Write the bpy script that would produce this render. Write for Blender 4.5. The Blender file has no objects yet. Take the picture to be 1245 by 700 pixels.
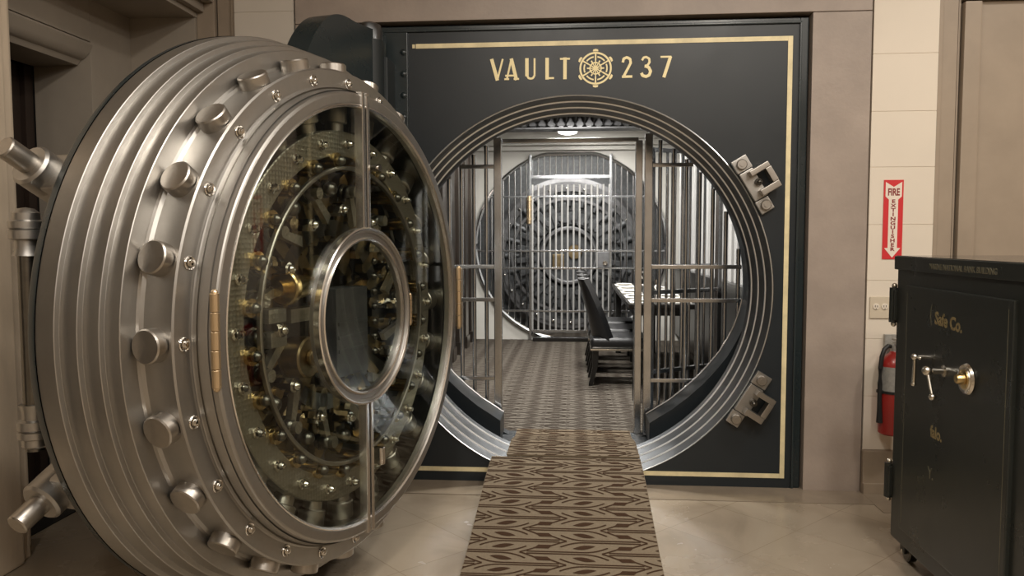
import bpy, bmesh, math, random
from mathutils import Matrix, Vector
random.seed(7)
PI = math.pi
C = bpy.context.scene.collection
R = math.radians
I4 = Matrix.Identity(4)

# ------------------------------------------------------------------ materials
def mat(name, base, rough=.5, metal=0., var=0., vscale=6., rvar=0., bump=0., bscale=40., col2=None,
        emit=None, estr=0., coat=0., stretch=(1, 1, 1), spec=None):
    m = bpy.data.materials.new(name); m.use_nodes = True
    nt = m.node_tree; b = nt.nodes['Principled BSDF']
    b.inputs['Base Color'].default_value = (*base, 1)
    b.inputs['Roughness'].default_value = rough
    b.inputs['Metallic'].default_value = metal
    if spec is not None: b.inputs['Specular IOR Level'].default_value = spec
    if coat: b.inputs['Coat Weight'].default_value = coat; b.inputs['Coat Roughness'].default_value = .12
    if emit:
        b.inputs['Emission Color'].default_value = (*emit, 1); b.inputs['Emission Strength'].default_value = estr
    tc = nt.nodes.new('ShaderNodeTexCoord'); mp = nt.nodes.new('ShaderNodeMapping')
    mp.inputs['Scale'].default_value = stretch
    nt.links.new(tc.outputs['Object'], mp.inputs['Vector'])
    if var or rvar or col2:
        n = nt.nodes.new('ShaderNodeTexNoise'); n.inputs['Scale'].default_value = vscale
        n.inputs['Detail'].default_value = 5; n.inputs['Roughness'].default_value = .6
        nt.links.new(mp.outputs['Vector'], n.inputs['Vector'])
        r = nt.nodes.new('ShaderNodeMapRange'); r.inputs['From Min'].default_value = .3; r.inputs['From Max'].default_value = .7
        nt.links.new(n.outputs['Fac'], r.inputs['Value'])
        if var or col2:
            mx = nt.nodes.new('ShaderNodeMix'); mx.data_type = 'RGBA'
            c2 = col2 or tuple(max(0, c * (1 - var)) for c in base)
            mx.inputs[6].default_value = (*base, 1); mx.inputs[7].default_value = (*c2, 1)
            nt.links.new(r.outputs['Result'], mx.inputs[0]); nt.links.new(mx.outputs[2], b.inputs['Base Color'])
        if rvar:
            r2 = nt.nodes.new('ShaderNodeMapRange'); r2.inputs['From Min'].default_value = .3; r2.inputs['From Max'].default_value = .7
            r2.inputs['To Min'].default_value = max(.02, rough - rvar); r2.inputs['To Max'].default_value = rough + rvar
            nt.links.new(n.outputs['Fac'], r2.inputs['Value']); nt.links.new(r2.outputs['Result'], b.inputs['Roughness'])
    if bump:
        n2 = nt.nodes.new('ShaderNodeTexNoise'); n2.inputs['Scale'].default_value = bscale; n2.inputs['Detail'].default_value = 3
        nt.links.new(mp.outputs['Vector'], n2.inputs['Vector'])
        bp = nt.nodes.new('ShaderNodeBump'); bp.inputs['Strength'].default_value = bump; bp.inputs['Distance'].default_value = .01
        nt.links.new(n2.outputs['Fac'], bp.inputs['Height']); nt.links.new(bp.outputs['Normal'], b.inputs['Normal'])
    return m

def glass_mat(name, tint=(.86, .88, .85), refl=.9):
    m = bpy.data.materials.new(name); m.use_nodes = True; nt = m.node_tree
    nt.nodes.clear()
    o = nt.nodes.new('ShaderNodeOutputMaterial'); mx = nt.nodes.new('ShaderNodeMixShader')
    t = nt.nodes.new('ShaderNodeBsdfTransparent'); t.inputs['Color'].default_value = (*tint, 1)
    g = nt.nodes.new('ShaderNodeBsdfGlossy'); g.inputs['Roughness'].default_value = .02
    g.inputs['Color'].default_value = (refl, refl, refl, 1)
    lw = nt.nodes.new('ShaderNodeLayerWeight'); lw.inputs['Blend'].default_value = .5
    pw = nt.nodes.new('ShaderNodeMath'); pw.operation = 'POWER'; pw.inputs[1].default_value = 5
    f = nt.nodes.new('ShaderNodeMapRange'); f.inputs['To Min'].default_value = .035; f.inputs['To Max'].default_value = .8
    nt.links.new(lw.outputs['Facing'], pw.inputs[0]); nt.links.new(pw.outputs[0], f.inputs['Value'])
    nt.links.new(f.outputs['Result'], mx.inputs[0]); nt.links.new(t.outputs[0], mx.inputs[1]); nt.links.new(g.outputs[0], mx.inputs[2])
    nt.links.new(mx.outputs[0], o.inputs['Surface'])
    return m

def marble_floor():
    m = mat('floor_marble', (.36, .30, .22), .25, 0, spec=.4, rvar=.05, vscale=2.5)
    nt = m.node_tree; b = nt.nodes['Principled BSDF']; N = nt.nodes.new; L = nt.links.new
    tc = N('ShaderNodeTexCoord')
    n = N('ShaderNodeTexNoise'); n.inputs['Scale'].default_value = 1.7; n.inputs['Detail'].default_value = 8; n.inputs['Distortion'].default_value = 1.2
    L(tc.outputs['Object'], n.inputs['Vector'])
    cr = N('ShaderNodeValToRGB'); e = cr.color_ramp.elements
    e[0].position = .30; e[0].color = (.225, .178, .128, 1); e[1].position = .66; e[1].color = (.36, .30, .225, 1)
    x = cr.color_ramp.elements.new(.47); x.color = (.315, .258, .19, 1)
    L(n.outputs['Fac'], cr.inputs[0])
    mp = N('ShaderNodeMapping'); mp.inputs['Rotation'].default_value = (0, 0, R(45)); mp.inputs['Scale'].default_value = (1 / .42,) * 3
    mp.inputs['Location'].default_value = (.15, .3, 0)
    L(tc.outputs['Object'], mp.inputs['Vector'])
    br = N('ShaderNodeTexBrick'); br.offset = 0; br.inputs['Scale'].default_value = 1; br.inputs['Brick Width'].default_value = 1
    br.inputs['Row Height'].default_value = 1; br.inputs['Mortar Size'].default_value = .006
    br.inputs['Color1'].default_value = (1, 1, 1, 1); br.inputs['Color2'].default_value = (.90, .90, .90, 1); br.inputs['Mortar'].default_value = (.75, .72, .68, 1)
    L(mp.outputs['Vector'], br.inputs['Vector'])
    mx = N('ShaderNodeMix'); mx.data_type = 'RGBA'; mx.blend_type = 'MULTIPLY'; mx.inputs[0].default_value = 1
    L(cr.outputs[0], mx.inputs[6]); L(br.outputs['Color'], mx.inputs[7]); L(mx.outputs[2], b.inputs['Base Color'])
    return m

M = {}
M['floor'] = marble_floor()
M['floor_border'] = mat('floor_border_marble', (.29, .235, .175), .22, var=.25, vscale=4)
M['marble'] = mat('pink_beige_marble', (.40, .33, .28), .42, var=.22, vscale=3.5, bump=.08, bscale=60)
M['cream'] = mat('cream_stone', (.76, .68, .57), .5, var=.06, vscale=2)
M['greystone'] = mat('pale_stone', (.66, .60, .52), .5, var=.08, vscale=2)
M['taupe'] = mat('taupe_stone', (.36, .29, .22), .5, var=.15, vscale=4)
M['plinth'] = mat('plinth_stone', (.34, .275, .205), .4, var=.2, vscale=5)
M['niche'] = mat('niche_stone', (.38, .33, .27), .6, var=.15, vscale=3)
M['pier'] = mat('brightened_pier_marble', (.76, .63, .48), .35, var=.3, vscale=5, stretch=(1, 1, .3))  # base raised above the marble: stronger light on this pier is in the colour
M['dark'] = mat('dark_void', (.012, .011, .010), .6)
M['darkwood'] = mat('dark_wood', (.035, .022, .016), .45, var=.3, vscale=8, stretch=(1, 1, .1))
M['ceiling'] = mat('ceiling_plaster', (.62, .56, .48), .9)
M['lobbywall'] = mat('lobby_wall', (.50, .42, .33), .7, var=.1, vscale=1.5)
M['black'] = mat('black_enamel', (.015, .020, .024), .36, rvar=.05, vscale=3, spec=.5)
M['black2'] = mat('blue_black_enamel', (.018, .027, .030), .28, rvar=.06, vscale=3, spec=.6)
M['black3'] = mat('satin_black', (.016, .022, .024), .55)
M['gold'] = mat('gold_leaf', (.98, .84, .48), .45, .1)
M['goldline'] = mat('gold_leaf_border', (.95, .82, .50), .45, .1, var=.3, vscale=9)
M['steel'] = mat('brushed_steel', (.46, .445, .42), .40, 1, var=.16, vscale=7, rvar=.05)
M['steel_bolt'] = mat('polished_bolt_steel', (.47, .44, .40), .36, 1, var=.15, vscale=20, rvar=.06)
M['ringsteel'] = mat('ring_steel', (.17, .178, .186), .36, 1, var=.2, vscale=9, rvar=.07)
M['ringedge'] = mat('highlit_ring_edge', (.82, .86, .90), .30, 1)  # polished step edges, whitened so the bright reflection is in their colour
M['stile'] = mat('polished_stile', (.78, .76, .73), .24, 1)
M['chrome'] = mat('chrome', (.74, .71, .66), .1, 1)
M['gatesteel'] = mat('gate_steel', (.62, .635, .65), .22, 1, var=.2, vscale=6)
M['darksteel'] = mat('dark_steel', (.20, .19, .17), .3, 1, var=.3, vscale=15)
M['plate'] = mat('etched_plate', (.46, .43, .36), .42, 1)
M['brass'] = mat('brass', (.72, .53, .25), .26, 1, var=.3, vscale=14)
M['bronze'] = mat('dull_bronze', (.42, .32, .18), .34, 1, var=.35, vscale=18)
M['hinge'] = mat('polished_brass', (.72, .56, .36), .36, 1)
M['brightbar'] = mat('bright_bar_steel', (.72, .71, .69), .32, .6)
M['glass'] = glass_mat('clear_glass')
M['carpet'] = mat('carpet_field', (.195, .153, .105), .95, var=.18, vscale=90, bump=.25, bscale=350, spec=.1)
M['carpet_brown'] = mat('carpet_brown', (.048, .024, .012), .95, var=.2, vscale=90, spec=.1)
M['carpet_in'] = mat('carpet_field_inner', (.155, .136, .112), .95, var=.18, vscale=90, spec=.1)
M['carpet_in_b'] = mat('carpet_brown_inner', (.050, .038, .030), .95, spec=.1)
M['leather'] = mat('black_leather', (.012, .012, .013), .36, bump=.1, bscale=120)
M['ebony'] = mat('ebony_wood', (.010, .009, .008), .3)
M['vwall'] = mat('vault_plaster', (.62, .60, .55), .5, var=.05)
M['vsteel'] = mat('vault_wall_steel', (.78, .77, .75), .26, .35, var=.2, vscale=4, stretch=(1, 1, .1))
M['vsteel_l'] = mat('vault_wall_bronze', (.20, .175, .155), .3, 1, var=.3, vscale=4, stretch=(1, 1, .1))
M['reardoor'] = mat('rear_door_steel', (.23, .23, .235), .45, .8, var=.35, vscale=14)
M['reardark'] = mat('rear_door_dark', (.15, .155, .16), .5, .7, var=.4, vscale=25)
M['lamp'] = mat('lamp_glow', (1, 1, 1), .5, emit=(1, .96, .9), estr=14)
M['white'] = mat('white_china', (.75, .74, .70), .25)
M['linen'] = mat('pale_linen', (.62, .60, .55), .8)
M['tabletop'] = mat('table_top_black', (.02, .018, .016), .2)
M['safe'] = mat('safe_green_black', (.020, .022, .019), .30, rvar=.05, vscale=5)
M['safe_edge'] = mat('safe_trim_black', (.020, .022, .019), .36)
M['safe_top'] = mat('glossy_safe_top', (.03, .03, .027), .10, spec=.7)
M['safegold'] = mat('worn_gilt', (.42, .32, .15), .5, .4, var=.5, vscale=60)
M['safegilt'] = mat('faded_gilt', (.16, .145, .095), .55, .2, var=.3, vscale=40)
M['nickel'] = mat('nickel', (.70, .66, .58), .2, 1)
M['rubber'] = mat('black_rubber', (.012, .012, .012), .5)
M['red'] = mat('red_enamel', (.33, .022, .018), .3, coat=.3)
M['signred'] = mat('sign_red', (.62, .028, .035), .45)
M['signwhite'] = mat('sign_white', (.82, .72, .62), .5)
M['maroon'] = mat('sign_letter', (.24, .025, .025), .5)
M['silver'] = mat('silver_label', (.45, .44, .41), .4, .3, var=.3, vscale=70)
M['ivory'] = mat('ivory_plate', (.60, .52, .40), .45)

# ------------------------------------------------------------------ mesh building
class MB:
    def __init__(s): s.b = bmesh.new()
    def face(s, vs, mi=0):
        try:
            f = s.b.faces.new(vs); f.material_index = mi; return f
        except ValueError: return None
    def v(s, co): return s.b.verts.new(co)
    def box(s, lo, hi, T=I4, bev=0, mi=0):
        x0, y0, z0 = lo; x1, y1, z1 = hi
        c = [s.v(T @ Vector(p)) for p in ((x0,y0,z0),(x1,y0,z0),(x1,y1,z0),(x0,y1,z0),(x0,y0,z1),(x1,y0,z1),(x1,y1,z1),(x0,y1,z1))]
        fs = [s.face([c[i] for i in q], mi) for q in ((3,2,1,0),(4,5,6,7),(0,1,5,4),(1,2,6,5),(2,3,7,6),(3,0,4,7))]
        if bev:
            es = list({e for f in fs for e in f.edges})
            r = bmesh.ops.bevel(s.b, geom=es, offset=bev, segments=2, profile=.6, affect='EDGES')
            for f in r['faces']: f.material_index = mi
        return s
    def lathe(s, prof, T=I4, segs=64, a0=0, a1=2 * PI, closed=False, mi=0):
        full = abs(a1 - a0 - 2 * PI) < 1e-6
        n = segs if full else segs + 1
        rows = []
        for r, h in prof:
            if r < 1e-7: rows.append([s.v(T @ Vector((0, 0, h)))]); continue
            rows.append([s.v(T @ Vector((r * math.cos(a0 + (a1 - a0) * i / segs), r * math.sin(a0 + (a1 - a0) * i / segs), h))) for i in range(n)])
        pr = list(zip(rows, rows[1:]))
        if closed: pr.append((rows[-1], rows[0]))
        for A, B in pr:
            for i in range(segs):
                j = (i + 1) % n if full else i + 1
                if len(A) == 1 and len(B) == 1: continue
                if len(A) == 1: s.face([A[0], B[j], B[i]], mi)
                elif len(B) == 1: s.face([A[i], A[j], B[0]], mi)
                else: s.face([A[i], A[j], B[j], B[i]], mi)
        if closed and not full:
            s.face([r[0] for r in rows], mi); s.face([r[-1] for r in reversed(rows)], mi)
        return s
    def cyl(s, p0, p1, r, r2=None, segs=20, bev=0, T=I4, mi=0):
        p0, p1 = Vector(p0), Vector(p1); d = p1 - p0; L = d.length
        q = Matrix.Translation(p0) @ d.to_track_quat('Z', 'Y').to_matrix().to_4x4()
        r2 = r if r2 is None else r2
        if bev: pf = [(0, 0), (r - bev, 0), (r, bev), (r2, L - bev), (r2 - bev, L), (0, L)]
        else: pf = [(0, 0), (r, 0), (r2, L), (0, L)]
        return s.lathe(pf, T @ q, segs, mi=mi)
    def ball(s, c, r, segs=14, T=I4, mi=0, sc=1):
        n = max(4, segs // 2)
        pf = [(r * math.sin(PI * i / n), -r * sc * math.cos(PI * i / n)) for i in range(n + 1)]
        pf[0] = (0, -r * sc); pf[-1] = (0, r * sc)
        return s.lathe(pf, T @ Matrix.Translation(c), segs, mi=mi)
    def tube(s, pts, r, segs=10, closed=False, mi=0):
        pts = [Vector(p) for p in pts]; n = len(pts); rings = []
        for i, p in enumerate(pts):
            a = pts[(i - 1) % n] if closed or i > 0 else p
            b = pts[(i + 1) % n] if closed or i < n - 1 else p
            q = (b - a).to_track_quat('Z', 'Y').to_matrix()
            rr = r[i] if isinstance(r, (list, tuple)) else r
            rings.append([s.v(p + q @ Vector((rr * math.cos(2*PI*k/segs), rr * math.sin(2*PI*k/segs), 0))) for k in range(segs)])
        for A, B in (list(zip(rings, rings[1:])) + ([(rings[-1], rings[0])] if closed else [])):
            for k in range(segs): s.face([A[k], A[(k+1) % segs], B[(k+1) % segs], B[k]], mi)
        if not closed: s.face(list(reversed(rings[0])), mi); s.face(rings[-1], mi)
        return s
    def prism(s, poly, h, T=I4, mi=0, h0=0):
        A = [s.v(T @ Vector((x, y, h0))) for x, y in poly]; B = [s.v(T @ Vector((x, y, h))) for x, y in poly]
        s.face(list(reversed(A)), mi); s.face(B, mi); n = len(poly)
        for i in range(n): s.face([A[i], A[(i+1) % n], B[(i+1) % n], B[i]], mi)
        return s
    def stroke(s, pts, w, h, T=I4, mi=0):
        for a, b in zip(pts, pts[1:]):
            s.k = (getattr(s, 'k', 0) + 1) % 12            # overlapping strokes must not be coplanar
            a, b = Vector(a), Vector(b); d = (b - a).normalized(); n = Vector((-d.y, d.x)) * w / 2; e = d * w * .12
            s.prism([tuple(a - n - e), tuple(b - n + e), tuple(b + n + e), tuple(a + n - e)], h + s.k * 1.5e-4, T, mi)
        return s

def wm(o):
    m = o.matrix_basis.copy()
    while o.parent: o = o.parent; m = o.matrix_basis @ m
    return m
def obj(name, mb, mats, parent=None, local=False, angle=32, loc=None, fix=True):
    me = bpy.data.meshes.new(name)
    if fix: bmesh.ops.recalc_face_normals(mb.b, faces=mb.b.faces[:])
    mb.b.to_mesh(me); mb.b.free()
    for m in (mats if isinstance(mats, (list, tuple)) else [mats]): me.materials.append(m)
    o = bpy.data.objects.new(name, me); C.objects.link(o)
    if parent:
        o.parent = parent
        if not local: me.transform(wm(parent).inverted())
    elif loc is not None:
        me.transform(Matrix.Translation(-Vector(loc))); o.location = loc
    for p in me.polygons: p.use_smooth = True
    me.set_sharp_from_angle(angle=R(angle))
    if len(me.polygons) > 6 and fix:
        w_ = o.modifiers.new('normals', 'WEIGHTED_NORMAL'); w_.keep_sharp = True; w_.weight = 80
    return o
def tag(o, label, cat, group=None):
    o['label'] = label; o['category'] = cat
    if group: o['group'] = group
    return o
def thing(name, label, cat, loc=(0, 0, 0), rotz=0, group=None):
    o = bpy.data.objects.new(name, None); C.objects.link(o); o.empty_display_size = .1
    o.location = loc; o.rotation_euler = (0, 0, rotz)
    return tag(o, label, cat, group)
def struct(name, mb, mats, **k):
    o = obj(name, mb, mats, **k); o['kind'] = 'structure'; return o
def cp(o, parent=None, **kw):
    c = o.copy(); C.objects.link(c)
    if parent: c.parent = parent
    for k, v in kw.items(): setattr(c, k, v)
    return c
def dup(root, loc, label=None, rotz=None):
    r = cp(root); r.location = loc
    if rotz is not None: r.rotation_euler = (0, 0, rotz)
    if label: r['label'] = label
    for ch in list(root.children):
        c = cp(ch, r)
        for g in list(ch.children): cp(g, c)
    return r
def text_mesh(body, size, T, h=.001, xs=1., align='CENTER', bold=0.):
    cu = bpy.data.curves.new('t', 'FONT'); cu.body = body; cu.size = size; cu.align_x = align; cu.extrude = h
    cu.offset = bold; cu.resolution_u = 3
    o = bpy.data.objects.new('t', cu); C.objects.link(o)
    dg = bpy.context.evaluated_depsgraph_get()
    me = bpy.data.meshes.new_from_object(o.evaluated_get(dg))
    mb = MB(); mb.b.from_mesh(me)
    bmesh.ops.transform(mb.b, matrix=T @ Matrix.Diagonal((xs, 1, 1, 1)), verts=mb.b.verts)
    bpy.data.objects.remove(o); bpy.data.curves.remove(cu); bpy.data.meshes.remove(me)
    return mb
# maps a local z axis onto world -y (face of things on the back wall): local x -> x, local y -> z
FRONT = Matrix(((1, 0, 0, 0), (0, 0, -1, 0), (0, 1, 0, 0), (0, 0, 0, 1)))
def front(x, y, z): return Matrix.Translation((x, y, z)) @ FRONT

ZC = 1.0937                     # height of the vault's axis
VF = .10                        # vault floor level

# ------------------------------------------------------------------ camera
cam = bpy.data.cameras.new('camera'); co = bpy.data.objects.new('camera', cam); C.objects.link(co)
fw = Vector((-.07974656, .99472534, -.06451345)); rt = Vector((.99681042, .07977874, -.00208125)); up = Vector((-.00307653, .06447365, .99791467))
co.matrix_world = Matrix(((rt.x, up.x, -fw.x, -.0011), (rt.y, up.y, -fw.y, -4.3685), (rt.z, up.z, -fw.z, 1.3946), (0, 0, 0, 1)))
cam.sensor_width = 36; cam.lens = 950 / 1245 * 36; cam.clip_start = .02
bpy.context.scene.camera = co

# ------------------------------------------------------------------ setting: the lobby
m = MB(); m.box((-4.6, -8, -.1), (4.6, .3, 0)); struct('floor', m, M['floor'])
m = MB(); m.box((-2.45, -.24, 0), (1.56, .0, .004), bev=.002); m.box((1.56, -.36, 0), (4.4, -.0, .004), bev=.002); struct('trim_1', m, M['floor_border'])
m = MB(); m.box((-4.6, -8, 3.7), (4.6, .3, 3.8)); struct('ceiling', m, M['ceiling'])
m = MB(); m.box((-4.6, -8.1, 0), (4.6, -8, 3.8)); struct('wall_front', m, M['lobbywall'])
m = MB(); m.box((4.5, -8, 0), (4.6, .3, 3.8)); struct('wall_right', m, M['lobbywall'])
# back wall: marble surround of the vault
m = MB()
m.box((-1.56, -.03, 2.585), (1.56, .3, 3.7), bev=.004)
m.box((1.255, -.03, 0), (1.56, .3, 2.582), bev=.004); m.box((-1.56, -.03, 0), (-1.255, .3, 2.582), bev=.004)
struct('wall_back', m, M['marble'])
# cream piers in courses
def courses(name, x0, x1, y, mt, joints):
    m = MB()
    zs = [.234] + joints + [3.7]
    for a, b in zip(zs, zs[1:]): m.box((x0, y, a + .0012), (x1, .3, b - .0012), bev=.0015)
    m.box((x0 + .002, y + .003, .2), (x1 - .002, .3, 3.7))
    return struct(name, m, mt)
courses('wall_back_east', 1.572, 1.905, -.02, M['cream'], [.53, .843, 1.159, 1.459, 1.765, 2.059, 2.36, 2.66, 2.96, 3.26])
courses('wall_back_west', -1.915, -1.572, -.02, M['greystone'], [.53, .843, 1.159, 1.459, 1.765, 2.059, 2.36, 2.66, 2.96, 3.26])
m = MB()
m.box((1.564, -.055, .0), (1.93, .3, .234), bev=.006); m.box((1.563, -.075, 0), (1.94, .3, .06), bev=.004)
struct('baseboard_back', m, M['plinth'])
m = MB()                                           # panelled casing beyond the pier
m.box((1.905, -.0, 0), (1.935, .3, 3.7), bev=.006); m.box((1.935, .02, 0), (2.018, .3, 3.7), bev=.003)
m.box((2.024, .03, 0), (2.034, .3, 3.7)); m.box((2.042, .0, 0), (2.13, .3, 2.63), bev=.01)
m.box((2.042, .0, 2.64), (4.5, .3, 3.7), bev=.006); m.box((2.13, .04, 0), (4.5, .3, 2.635))
struct('trim_2', m, M['taupe'])
m = MB()
m.box((-1.945, 0, 0), (-1.915, .3, 3.7), bev=.006); m.box((-2.03, .02, 0), (-1.945, .3, 3.7), bev=.003); m.box((-2.145, .0, 0), (-2.04, .3, 3.7), bev=.008)
struct('trim_3', m, M['taupe'])
# west wall with its dark doorway, dropped soffit
m = MB()
m.box((-2.53, -.40, 0), (-2.145, -.0, 3.7)) if False else None
m.box((-2.75, -.02, 0), (-2.145, .3, 3.7), bev=.004)
m.box((-2.85, -.395, 0), (-2.53, -.02, 3.7), bev=.004)
m.box((-2.85, -3.4, 2.42), (-2.53, -.395, 3.7), bev=.004)
m.box((-2.85, -8, 0), (-2.53, -3.4, 3.7))
struct('wall_left', m, M['niche'])
m = MB()                                           # cove lintel over the doorway
prof = [(-2.53, 2.415), (-2.515, 2.40), (-2.535, 2.36), (-2.56, 2.335), (-2.585, 2.325), (-2.60, 2.30), (-2.85, 2.30), (-2.85, 2.415)]
T = Matrix(((1,0,0,0),(0,0,1,0),(0,1,0,0),(0,0,0,1)))
m.prism(prof, -.40, T, h0=-3.4)
struct('trim_4', m, M['niche'])
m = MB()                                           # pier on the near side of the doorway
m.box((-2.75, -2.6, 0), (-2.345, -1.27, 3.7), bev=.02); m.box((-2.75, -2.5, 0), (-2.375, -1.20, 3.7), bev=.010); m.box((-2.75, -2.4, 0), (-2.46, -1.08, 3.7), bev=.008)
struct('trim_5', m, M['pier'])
m = MB()
m.box((-2.53, -4.5, 2.64), (-2.14, .0, 3.7)); m.box((-2.14, -4.5, 2.67), (-2.10, 0, 3.7), bev=.008); m.box((-2.10, -4.5, 2.72), (-2.04, 0, 3.7), bev=.015)
struct('trim_6', m, M['niche'])
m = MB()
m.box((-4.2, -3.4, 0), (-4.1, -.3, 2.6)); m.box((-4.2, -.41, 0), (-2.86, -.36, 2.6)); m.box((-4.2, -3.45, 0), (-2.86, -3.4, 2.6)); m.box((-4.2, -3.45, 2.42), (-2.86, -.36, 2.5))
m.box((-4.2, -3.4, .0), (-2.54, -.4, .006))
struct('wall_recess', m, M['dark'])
m = MB()
m.box((-2.90, -.46, 0), (-2.855, -.396, 2.3), bev=.006); m.box((-2.93, -.52, 0), (-2.885, -.40, 2.3), bev=.006)
struct('door_1', m, M['darkwood'])

# ------------------------------------------------------------------ setting: inside the vault
CEIL = 2.71
m = MB()
m.box((-1.35, .74, CEIL), (1.35, 5.6, CEIL + .1))
m.box((-1.3, 5.30, 2.60), (1.3, 5.5, CEIL), bev=.01); m.box((-1.3, 5.38, 2.53), (1.3, 5.5, 2.60), bev=.008); m.box((-1.3, 5.44, 2.475), (1.3, 5.5, 2.53), bev=.006)
struct('ceiling_vault', m, M['vwall'])
def plate_hole(m, x0, x1, z0, z1, cx, cz, r, y0, y1, segs=128, clip=None, mi=0):
    """rectangular slab across y with a round opening"""
    ins, out = [], []
    for i in range(segs):
        a = 2 * PI * i / segs; c, s = math.cos(a), math.sin(a)
        zz = cz + r * s
        if clip is not None: zz = min(max(zz, clip[0]), clip[1])
        ins.append((cx + r * c, zz))
        t = min(((x1 - cx) / c if c > 1e-9 else (x0 - cx) / c if c < -1e-9 else 1e9), ((z1 - cz) / s if s > 1e-9 else (z0 - cz) / s if s < -1e-9 else 1e9))
        out.append((cx + t * c, cz + t * s))
    # true corners
    for X, Z in ((x0, z0), (x1, z0), (x1, z1), (x0, z1)):
        k = min(range(segs), key=lambda i: (out[i][0] - X) ** 2 + (out[i][1] - Z) ** 2); out[k] = (X, Z)
    vs = [[m.v((x, y, z)) for x, z in P] for P, y in ((ins, y0), (out, y0), (out, y1), (ins, y1))]
    for i in range(segs):
        j = (i + 1) % segs
        for a in range(4):
            A, B = vs[a], vs[(a + 1) % 4]; m.face([A[i], A[j], B[j], B[i]], mi)
RX, RZ, RR = -.06, 1.285, 1.205                     # rear opening
m = MB(); plate_hole(m, -1.35, 1.35, 0, CEIL, RX, RZ, RR, 5.5, 5.62, clip=(.10, 2.44)); struct('wall_vault_rear', m, M['vwall'])
m = MB()
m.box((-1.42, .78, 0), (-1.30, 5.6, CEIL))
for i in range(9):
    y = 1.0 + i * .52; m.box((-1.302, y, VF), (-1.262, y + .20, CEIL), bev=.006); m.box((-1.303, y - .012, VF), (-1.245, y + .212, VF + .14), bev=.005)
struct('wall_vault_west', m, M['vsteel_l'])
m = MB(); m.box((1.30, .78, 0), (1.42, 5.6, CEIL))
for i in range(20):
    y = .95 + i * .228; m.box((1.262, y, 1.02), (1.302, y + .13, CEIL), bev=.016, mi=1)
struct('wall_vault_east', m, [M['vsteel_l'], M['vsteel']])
m = MB(); m.box((1.21, .9, 1.0), (1.30, 5.49, 1.03), bev=.006); m.box((1.245, .9, VF + .1), (1.30, 5.49, 1.0), bev=.01)
struct('trim_7', m, M['ebony'])
m = MB(); plate_hole(m, -1.42, 1.42, 0, CEIL, 0, ZC, 1.085, .70, .79); struct('wall_vault_front', m, M['black'])
m = MB(); plate_hole(m, -1.56, 1.56, 0, 2.9, 0, ZC, 1.10, .26, .71); struct('wall_vault_core', m, M['dark'])

# ------------------------------------------------------------------ carpets
def carpet_pattern(m, x0, x1, y0, y1, zf, mi=1, P=.356, Q=.1005, xo=-.312, yo=-1.218, w=.0098, lift=.0016, seg=5):
    def clipx(poly):
        def half(poly, inside, cut):
            o = []
            for a, b in zip(poly, poly[1:] + poly[:1]):
                if inside(a): o.append(a)
                if inside(a) != inside(b): o.append(cut(a, b))
            return o
        for k, val, sg in ((0, x0, 1), (0, x1, -1), (1, y0, 1), (1, y1, -1)):
            if not poly: break
            def cut(a, b, k=k, val=val):
                t = (val - a[k]) / (b[k] - a[k]); return (a[0] + t * (b[0] - a[0]), a[1] + t * (b[1] - a[1]))
            poly = half(poly, lambda p, k=k, val=val, sg=sg: sg * (p[k] - val) >= 0, cut)
        return poly
    def put(poly):
        poly = clipx(poly)
        if len(poly) < 3: return
        m.face([m.v((x, y, zf(y) + lift)) for x, y in poly], mi)
    def line(pts, w=w):
        for a, b in zip(pts, pts[1:]):
            a, b = Vector(a), Vector(b); d = (b - a)
            if d.length < 1e-6: continue
            n = Vector((-d.y, d.x)).normalized() * w / 2
            put([tuple(a - n), tuple(b - n), tuple(b + n), tuple(a + n)])
    i0, i1 = math.floor((x0 - xo) / P) - 1, math.ceil((x1 - xo) / P) + 1
    j0, j1 = math.floor((y0 - yo) / Q) - 1, math.ceil((y1 - yo) / Q) + 1
    for j in range(j0, j1 + 1):
        yc = yo + j * Q
        A = j % 2 == 0                                # stem row above this leaf row
        for i in range(i0, i1 + 1):
            xc = xo + i * P
            X = lambda u: xc + u * P
            Y = lambda v: yc + v * Q
            sk = .03 if A else -.03
            L = [(X(-.14 + .28 * t / 8), Y(.16 * math.sin(PI * t / 8) + sk * (t - 4))) for t in range(9)]
            Lb = [(X(-.14 + .28 * t / 8), Y(-.17 * math.sin(PI * t / 8) + sk * (t - 4))) for t in range(7, 0, -1)]
            put(L + Lb)
            put([(X(.405 + sk), Y(.15)), (X(.585 + sk), Y(.15)), (X(.595 - sk), Y(-.15)), (X(.415 - sk), Y(-.15))])
            # on the line above: twin stems that part and curve round a leaf, with an arrow tip between
            sg = 1 if A else -1
            for s in (-1, 1):
                o = s * .085
                line([(X(sg * .70), Y(.5 + o)), (X(0), Y(.5 + o))], w * .85)
                line([(X(sg * -.29 * t / seg), Y(.5 + o + s * .42 * (t / seg) ** 2.0)) for t in range(seg + 1)], w * .9)
                line([(X(sg * (.785 - .20 * t / seg)), Y(.5 + s * (.01 + .43 * (t / seg) ** 1.15))) for t in range(seg + 1)], w * .9)

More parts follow.
